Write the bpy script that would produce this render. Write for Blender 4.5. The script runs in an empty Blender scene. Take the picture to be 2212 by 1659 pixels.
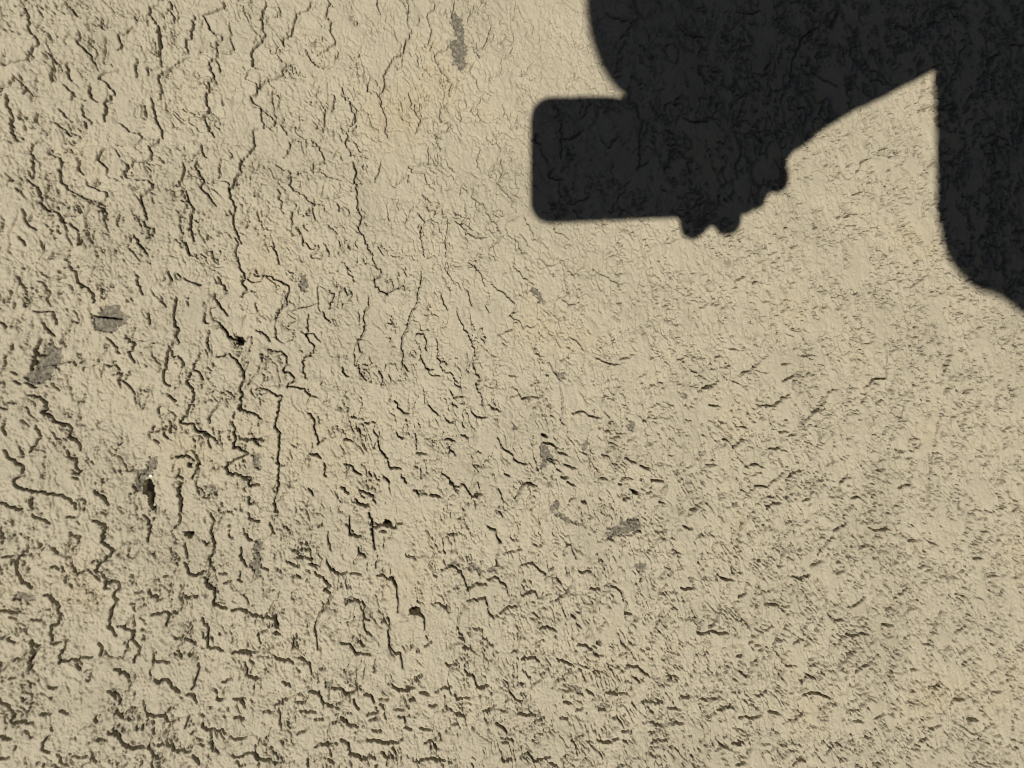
import bpy, bmesh, math
import numpy as np
from mathutils import Matrix, Vector

# ------------------------------------------------------------------ scene, camera, light
S = bpy.context.scene
COL = S.collection
PITCH = math.radians(17.4)          # the phone looks slightly down at an upright wall and is held in portrait,
DIST, EYE = 0.43, 1.60              # so the picture's left is the wall's up; metres to the wall, lens height
cp, sp = math.cos(PITCH), math.sin(PITCH)
F = np.array([0, cp, -sp]); U = np.array([0, sp, cp]); R = np.array([1., 0, 0])
CAM = np.array([0, -DIST, EYE])
LENS, SENS = 24.0, 34.6
FPX = LENS / SENS * 2212.0

cam_d = bpy.data.cameras.new('camera')
cam_d.lens = LENS; cam_d.sensor_width = SENS; cam_d.sensor_fit = 'HORIZONTAL'
cam_d.clip_start = 0.004; cam_d.clip_end = 500
cam_d.dof.use_dof = True; cam_d.dof.focus_distance = 0.475; cam_d.dof.aperture_fstop = 6.8
cam = bpy.data.objects.new('camera', cam_d); COL.objects.link(cam)
m = Matrix.Identity(4)
for r in range(3):
    m[r][0] = -U[r]; m[r][1] = R[r]; m[r][2] = -F[r]; m[r][3] = CAM[r]
cam.matrix_world = m
S.camera = cam

def ray(x, y): return F - (x - 1106.0) / FPX * U + (829.5 - y) / FPX * R
def wall_pt(x, y):
    r = ray(x, y); return CAM + r * (-CAM[1] / r[1])

SUNDIR = ray(1205, 270); SUNDIR = SUNDIR / np.linalg.norm(SUNDIR)     # the way the light travels
elev = math.asin(-SUNDIR[2])
world = bpy.data.worlds.new('World'); S.world = world; world.use_nodes = True
nt = world.node_tree
sky = nt.nodes.new('ShaderNodeTexSky'); sky.sky_type = 'NISHITA'; sky.sun_disc = False
sky.sun_elevation = elev
sky.air_density = 0.16; sky.dust_density = 0.05; sky.ozone_density = 0.3
sky.sun_rotation = math.atan2(-SUNDIR[0], -SUNDIR[1])
bg = nt.nodes['Background']; bg.inputs['Strength'].default_value = 0.05
nt.links.new(sky.outputs['Color'], bg.inputs['Color'])
sd = bpy.data.lights.new('sun', 'SUN'); sd.energy = 5.0; sd.angle = math.radians(0.53); sd.color = (1.0, 0.95, 0.87)
sun = bpy.data.objects.new('sun', sd); COL.objects.link(sun)
sun.rotation_euler = Vector(SUNDIR).to_track_quat('-Z', 'Y').to_euler()
sun.location = (-2, -5, 5)
S.view_settings.view_transform = 'Standard'; S.view_settings.look = 'None'
S.view_settings.exposure = 0.15; S.view_settings.gamma = 1.0
S.view_settings.use_curve_mapping = False
S.render.engine = 'CYCLES'; S.cycles.filter_width = 1.0

# ------------------------------------------------------------------ helpers
def tag(o, label=None, cat=None, group=None, kind=None):
    for k, v in (('label', label), ('category', cat), ('group', group), ('kind', kind)):
        if v: o[k] = v
    return o
def empty(name, loc):
    o = bpy.data.objects.new(name, None); COL.objects.link(o); o.location = loc
    o.empty_display_size = 0.1
    return o
def link(name, me, mat, parent=None, smooth=True):
    o = bpy.data.objects.new(name, me); COL.objects.link(o)
    me.materials.clear(); me.materials.append(mat)
    if smooth: me.shade_smooth()
    if parent:
        o.parent = parent; o.matrix_parent_inverse = Matrix.Translation(-Vector(parent.location)) if parent.type == 'EMPTY' else Matrix.Identity(4)
    return o
def quads_mesh(name, V, Q):
    me = bpy.data.meshes.new(name)
    V = np.ascontiguousarray(V, dtype=np.float32); Q = np.ascontiguousarray(Q, dtype=np.int32)
    me.vertices.add(len(V)); me.vertices.foreach_set('co', V.ravel())
    me.loops.add(Q.size); me.loops.foreach_set('vertex_index', Q.ravel())
    me.polygons.add(len(Q))
    me.polygons.foreach_set('loop_start', np.arange(0, Q.size, 4, dtype=np.int32))
    me.update(calc_edges=True)
    return me

def mat(name, col, rough=0.7, spec=0.3):
    mt = bpy.data.materials.new(name); mt.use_nodes = True
    b = mt.node_tree.nodes['Principled BSDF']
    b.inputs['Base Color'].default_value = (*col, 1); b.inputs['Roughness'].default_value = rough
    b.inputs['Specular IOR Level'].default_value = spec
    b.inputs['Diffuse Roughness'].default_value = 0.12 if rough > 0.65 else 0.0
    return mt
def noise_mat(name, stops, scale, rough, bump=(), spec=0.3, detail=6, stain=None):
    """colour ramp over an object-space noise, plus a list of (scale, distance in m) bump layers"""
    mt = mat(name, stops[0][1], rough, spec); t = mt.node_tree; b = t.nodes['Principled BSDF']
    tc = t.nodes.new('ShaderNodeTexCoord')
    n = t.nodes.new('ShaderNodeTexNoise'); n.inputs['Scale'].default_value = scale; n.inputs['Detail'].default_value = detail
    n.inputs['Roughness'].default_value = 0.62
    t.links.new(tc.outputs['Object'], n.inputs['Vector'])
    cr = t.nodes.new('ShaderNodeValToRGB')
    cr.color_ramp.elements[0].position = stops[0][0]; cr.color_ramp.elements[0].color = (*stops[0][1], 1)
    cr.color_ramp.elements[1].position = stops[-1][0]; cr.color_ramp.elements[1].color = (*stops[-1][1], 1)
    for pz, c in stops[1:-1]:
        e = cr.color_ramp.elements.new(pz); e.color = (*c, 1)
    t.links.new(n.outputs['Fac'], cr.inputs['Fac'])
    out = cr.outputs['Color']
    if stain:
        ssc, lo, hi, sc = stain
        n2 = t.nodes.new('ShaderNodeTexNoise'); n2.inputs['Scale'].default_value = ssc; n2.inputs['Detail'].default_value = 5
        t.links.new(tc.outputs['Object'], n2.inputs['Vector'])
        mr = t.nodes.new('ShaderNodeMapRange'); mr.inputs['From Min'].default_value = lo; mr.inputs['From Max'].default_value = hi
        t.links.new(n2.outputs['Fac'], mr.inputs['Value'])
        mx = t.nodes.new('ShaderNodeMixRGB'); mx.blend_type = 'MULTIPLY'; mx.inputs['Color2'].default_value = (*sc, 1)
        t.links.new(mr.outputs['Result'], mx.inputs['Fac']); t.links.new(out, mx.inputs['Color1']); out = mx.outputs['Color']
    t.links.new(out, b.inputs['Base Color'])
    prev = None
    for sc, dist in bump:
        nb = t.nodes.new('ShaderNodeTexNoise'); nb.inputs['Scale'].default_value = sc; nb.inputs['Detail'].default_value = 3
        t.links.new(tc.outputs['Object'], nb.inputs['Vector'])
        bp = t.nodes.new('ShaderNodeBump'); bp.inputs['Distance'].default_value = dist; bp.inputs['Strength'].default_value = 1
        t.links.new(nb.outputs['Fac'], bp.inputs['Height'])
        if prev: t.links.new(prev, bp.inputs['Normal'])
        prev = bp.outputs['Normal']
    if prev: t.links.new(prev, b.inputs['Normal'])
    return mt

PAINT = noise_mat('beige_wall_paint', [(0.3, (0.300, 0.267, 0.192)), (0.55, (0.352, 0.3145, 0.230)), (0.75, (0.392, 0.352, 0.262))],
                  14, 0.72, bump=((800, 0.00045), (2400, 0.00018)), spec=0.25, stain=(14.0, 0.54, 0.72, (0.92, 0.885, 0.82)))
def coarse_relief(mt):
    '''render texture for the parts of the wall whose mesh is too wide-meshed to carry it (point attribute 'coarse')'''
    t = mt.node_tree; N = t.nodes.new; L = t.links.new
    b = t.nodes['Principled BSDF']; old = b.inputs['Normal'].links[0].from_socket
    tc, at = N('ShaderNodeTexCoord'), N('ShaderNodeAttribute'); at.attribute_name = 'coarse'
    n = N('ShaderNodeTexNoise'); n.inputs['Scale'].default_value = 110; n.inputs['Detail'].default_value = 5
    L(tc.outputs['Object'], n.inputs['Vector'])
    wv = N('ShaderNodeVectorMath'); wv.operation = 'MULTIPLY_ADD'; wv.inputs[1].default_value = (0.03, 0.03, 0.03)
    L(n.outputs['Color'], wv.inputs[0]); L(tc.outputs['Object'], wv.inputs[2])
    n2 = N('ShaderNodeTexNoise'); n2.inputs['Scale'].default_value = 75; n2.inputs['Detail'].default_value = 4
    L(wv.outputs[0], n2.inputs['Vector'])
    ml = N('ShaderNodeMath'); ml.operation = 'MULTIPLY'; ml.inputs[1].default_value = 7.0; L(n2.outputs['Fac'], ml.inputs[0])
    fr = N('ShaderNodeMath'); fr.operation = 'FRACT'; L(ml.outputs[0], fr.inputs[0])
    ad = N('ShaderNodeMath'); ad.operation = 'ADD'; L(fr.outputs[0], ad.inputs[0]); L(n.outputs['Fac'], ad.inputs[1])
    bp = N('ShaderNodeBump'); bp.inputs['Distance'].default_value = 0.006
    L(at.outputs['Fac'], bp.inputs['Strength']); L(ad.outputs[0], bp.inputs['Height']); L(old, bp.inputs['Normal'])
    L(bp.outputs['Normal'], b.inputs['Normal'])
coarse_relief(PAINT)
CEMENT = noise_mat('bare_grey_cement', [(0.32, (0.075, 0.067, 0.050)), (0.5, (0.138, 0.123, 0.092)), (0.66, (0.26, 0.232, 0.175))],
                   520, 0.85, bump=((1200, 0.0006),), spec=0.2)
STAINED = noise_mat('brown_stained_paint', [(0.3, (0.16, 0.138, 0.095)), (0.7, (0.26, 0.225, 0.155))],
                    300, 0.85, bump=((1200, 0.0004),), spec=0.2)
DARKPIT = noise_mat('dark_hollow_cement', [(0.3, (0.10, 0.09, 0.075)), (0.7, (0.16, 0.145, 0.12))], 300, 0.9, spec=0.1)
CORE = noise_mat('grey_block_core', [(0.3, (0.25, 0.24, 0.22)), (0.7, (0.34, 0.33, 0.3))], 30, 0.9)
GROUND = noise_mat('dusty_asphalt', [(0.3, (0.045, 0.044, 0.042)), (0.7, (0.075, 0.072, 0.066))], 40, 0.9, bump=((180, 0.004),))

# ------------------------------------------------------------------ noise in numpy
def perlin(x, y, seed):
    rng = np.random.RandomState(seed)
    perm = rng.permutation(512).astype(np.int32)
    ang = rng.rand(512) * 2 * np.pi
    gx, gy = np.cos(ang).astype(np.float32), np.sin(ang).astype(np.float32)
    xi = np.floor(x).astype(np.int32); yi = np.floor(y).astype(np.int32)
    xf = (x - xi).astype(np.float32); yf = (y - yi).astype(np.float32)
    u = xf * xf * xf * (xf * (xf * 6 - 15) + 10); v = yf * yf * yf * (yf * (yf * 6 - 15) + 10)
    def g(ix, iy, dx, dy):
        h = perm[(perm[ix & 511] + iy) & 511]
        return gx[h] * dx + gy[h] * dy
    a = g(xi, yi, xf, yf); b = g(xi + 1, yi, xf - 1, yf)
    c = g(xi, yi + 1, xf, yf - 1); d = g(xi + 1, yi + 1, xf - 1, yf - 1)
    return ((a + u * (b - a)) * (1 - v) + (c + u * (d - c)) * v) * 1.42
def fbm(x, y, seed, octs, gain=0.5):
    r = 0; amp = 1; tot = 0
    for o in range(octs):
        r = r + amp * perlin(x * 2 ** o + 17.3 * o, y * 2 ** o - 9.1 * o, seed + o); tot += amp; amp *= gain
    return r / tot
def sstep(lo, hi, x):
    t = np.clip((x - lo) / (hi - lo), 0, 1); return t * t * (3 - 2 * t)

# ------------------------------------------------------------------ the wall's sheet of points
W_TOP, W_HALF = 2.75, 2.3
NI, NJ, NB = 1224, 918, 60
def growth(k0, n):                      # spacing that widens away from the finely modelled part
    s = k0 * 1.05 ** np.minimum(np.arange(1, n + 1), 36) * 1.22 ** np.maximum(np.arange(1, n + 1) - 36, 0)
    return np.cumsum(s)
zin = np.array([wall_pt(x, 829.5)[2] for x in np.linspace(-70, 2282, NI)])
gu = growth(zin[0] - zin[1], NB); gd = growth(zin[-2] - zin[-1], NB)
gu *= (W_TOP - zin[0]) / gu[-1] if gu[-1] > W_TOP - zin[0] else 1; gd *= zin[-1] / gd[-1] if gd[-1] > zin[-1] else 1
gu[-1] = W_TOP - zin[0]; gd[-1] = zin[-1]
Z = np.concatenate([zin[0] + gu[::-1], zin, zin[-1] - gd])
zc = np.clip(Z, zin[-1], zin[0])
half = 0.1987 + (wall_pt(0, 829.5)[2] - zc) * ((0.3147 - 0.1987) / (wall_pt(0, 829.5)[2] - wall_pt(2212, 829.5)[2]))
half = half * 1.05
gs = growth(1.0, NB); gs = gs / gs[-1]
sb = np.linspace(-1, 1, NJ)
B = np.empty((len(Z), NJ + 2 * NB))     # metres to the wall's left (down in the picture)
B[:, NB:NB + NJ] = half[:, None] * sb
first = 2 * half / NJ
# blend: geometric growth that starts at the inner spacing and ends at the wall's edge
for i, h in enumerate(half):
    k = np.arange(1, NB + 1)
    g = growth(first[i], NB)
    g = g + (W_HALF - h - g[-1]) * (k / NB) ** 9
    B[i, NB + NJ:] = h + g; B[i, :NB] = -(h + g[::-1])
ni, nj = B.shape
AZ = np.repeat(Z[:, None], nj, 1)
Z0 = wall_pt(1106, 829.5)[2]
a = ((Z0 - AZ) * 1000).astype(np.float32)      # millimetres, picture-right (down the wall)
b = (B * 1000).astype(np.float32)              # millimetres, picture-down
cell = np.maximum(np.abs(np.gradient(a, axis=0)), np.abs(np.gradient(b, axis=1)))
def lod(size): return 1 - sstep(size * 0.42, size * 1.0, cell)

# ------------------------------------------------------------------ relief of the hand-thrown render, in millimetres
w1, w2 = fbm(a / 26, b / 26, 11, 3), fbm(a / 26, b / 26, 21, 3)
w3, w4 = perlin(a / 5.5, b / 5.5, 31), perlin(a / 5.5, b / 5.5, 41)
ax = a + 7 * w1 + 1.3 * w3; bx = b + 9 * w2 + 1.3 * w4
h = 1.6 * fbm(a / 70, b / 110, 51, 3) * lod(60)
rough = sstep(-0.22, 0.2, fbm(a / 30, b / 60, 61, 3) + 0.06)             # trowelled-smooth patches and rough patches
# overlapping tongues of render: gentle rise, torn edge, a thin open lip under parts of the edge
da = np.gradient(a[:, 0]).astype(np.float32)[:, None]; db = np.gradient(b, axis=1)
def tongues(x, y, k, seed, octs, mask, amp, slit, width):
    t = fbm(x, y, seed, octs, 0.52) * k
    g = np.hypot(np.gradient(t, axis=0) / da, np.gradient(t, axis=1) / db) + 1e-4
    fr = t - np.floor(t)
    e = np.minimum(fr, 1 - fr) / g                       # millimetres to the torn edge
    width = np.maximum(width, 0.56 * cell)
    rise = fr * (0.35 + 0.65 * fr)
    return (amp * (rise - 0.5) - slit * np.exp(-(e / width) ** 2) * sstep(0.35, 0.8, mask)) * mask
far = sstep(-60, 260, a + 0.35 * b)                       # lower down the render was thrown on finer and denser
m1 = sstep(-0.14, 0.2, fbm(a / 15, b / 22, 71, 2))
h += tongues(ax / 24, bx / 40, 3.0, 81, 5, m1, 1.9, 3.8, 0.38 + 0.08 * far) * lod(14)
m2 = sstep(-0.12 - 0.12 * far, 0.24 - 0.08 * far, fbm(a / 9, b / 11, 91, 2)) * (0.35 + 0.65 * rough + 0.35 * far * (1 - rough))
h += tongues(ax / 9.5, bx / 16.5, 2.4, 101, 4, m2 * (1 - 0.12 * far) * (1 - 0.55 * far * (1 - rough)), 1.9, 2.8 + 3.0 * far, 0.36 + 0.03 * far) * lod(8)
m4 = sstep(-0.34, 0.06, fbm(a / 20, b / 26, 75, 2)) * (0.55 + 0.45 * far)
h += tongues(ax / 12.5 + 0.12 * w4, bx / 25 + 0.12 * w3, 3.1, 161, 5, m4, 1.5, 3.6 + 2.0 * far, 0.34 + 0.06 * far) * lod(8)
m5 = sstep(-0.1, 0.2, fbm(a / 14, b / 18, 77, 2)) * (0.45 - 0.1 * far)
h += tongues(ax / 6.4 + 0.15 * w4, bx / 8.8 + 0.15 * w3, 2.5, 165, 4, m5, 0.8, 2.6, 0.32) * lod(6)
# small scales and crumbs
m3 = (0.35 + 0.65 * rough) * sstep(-0.1, 0.35, perlin(a / 6, b / 7, 111) + 0.12 * far)
h += tongues(ax / 4.2, bx / 5.6, 1.8, 121, 3, m3 * (1 - 0.65 * far), 1.2, 1.2 + 1.8 * far, 0.34 + 0.05 * far) * lod(4)
# drawn streaks and pebbles
st = a * 0.93 + b * 0.25 + 5 * w1
h += (0.32 - 0.17 * far) * perlin(st / 1.9, (b - 0.3 * a) / 8.0, 131) * lod(2.2)
def blobs(size, seed, rmin, rmax, share):
    """separate rounded crumbs: height 0..1 of the nearest one"""
    rg = np.random.RandomState(seed); N = 256
    jx, jy = rg.rand(N, N).astype(np.float32), rg.rand(N, N).astype(np.float32)
    rr = (rmin + (rmax - rmin) * rg.rand(N, N)).astype(np.float32) * (rg.rand(N, N) < share)
    hh = (0.35 + 0.65 * rg.rand(N, N)).astype(np.float32)
    X_, Y_ = (a + 0.5 * w3) / size, (b + 0.5 * w4) / (size * 1.12)
    xi, yi = np.floor(X_).astype(np.int32), np.floor(Y_).astype(np.int32)
    out = np.zeros_like(h)
    for ox in (-1, 0, 1):
        for oy in (-1, 0, 1):
            kx, ky = (xi + ox) % N, (yi + oy) % N
            d2 = (X_ - (xi + ox + jx[kx, ky])) ** 2 + (Y_ - (yi + oy + jy[kx, ky])) ** 2
            r_ = rr[kx, ky] / size
            out = np.maximum(out, hh[kx, ky] * np.sqrt(np.maximum(1 - d2 / np.maximum(r_ * r_, 1e-6), 0)))
    return out
crumb = (0.18 + 0.82 * rough) * (1 - 0.6 * far)
h += (0.52 * blobs(1.55, 141, 0.5, 0.95, 0.75) * crumb) * lod(2.2)
h += (0.80 * blobs(3.2, 142, 0.8, 1.5, 0.45) * crumb) * lod(3.2)
h -= (0.75 * blobs(3.6, 143, 0.5, 1.1, 0.35)) * lod(2.6)
h += (0.17 - 0.07 * far) * perlin(a / 1.0, b / 1.1, 151) * lod(1.6)

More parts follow.
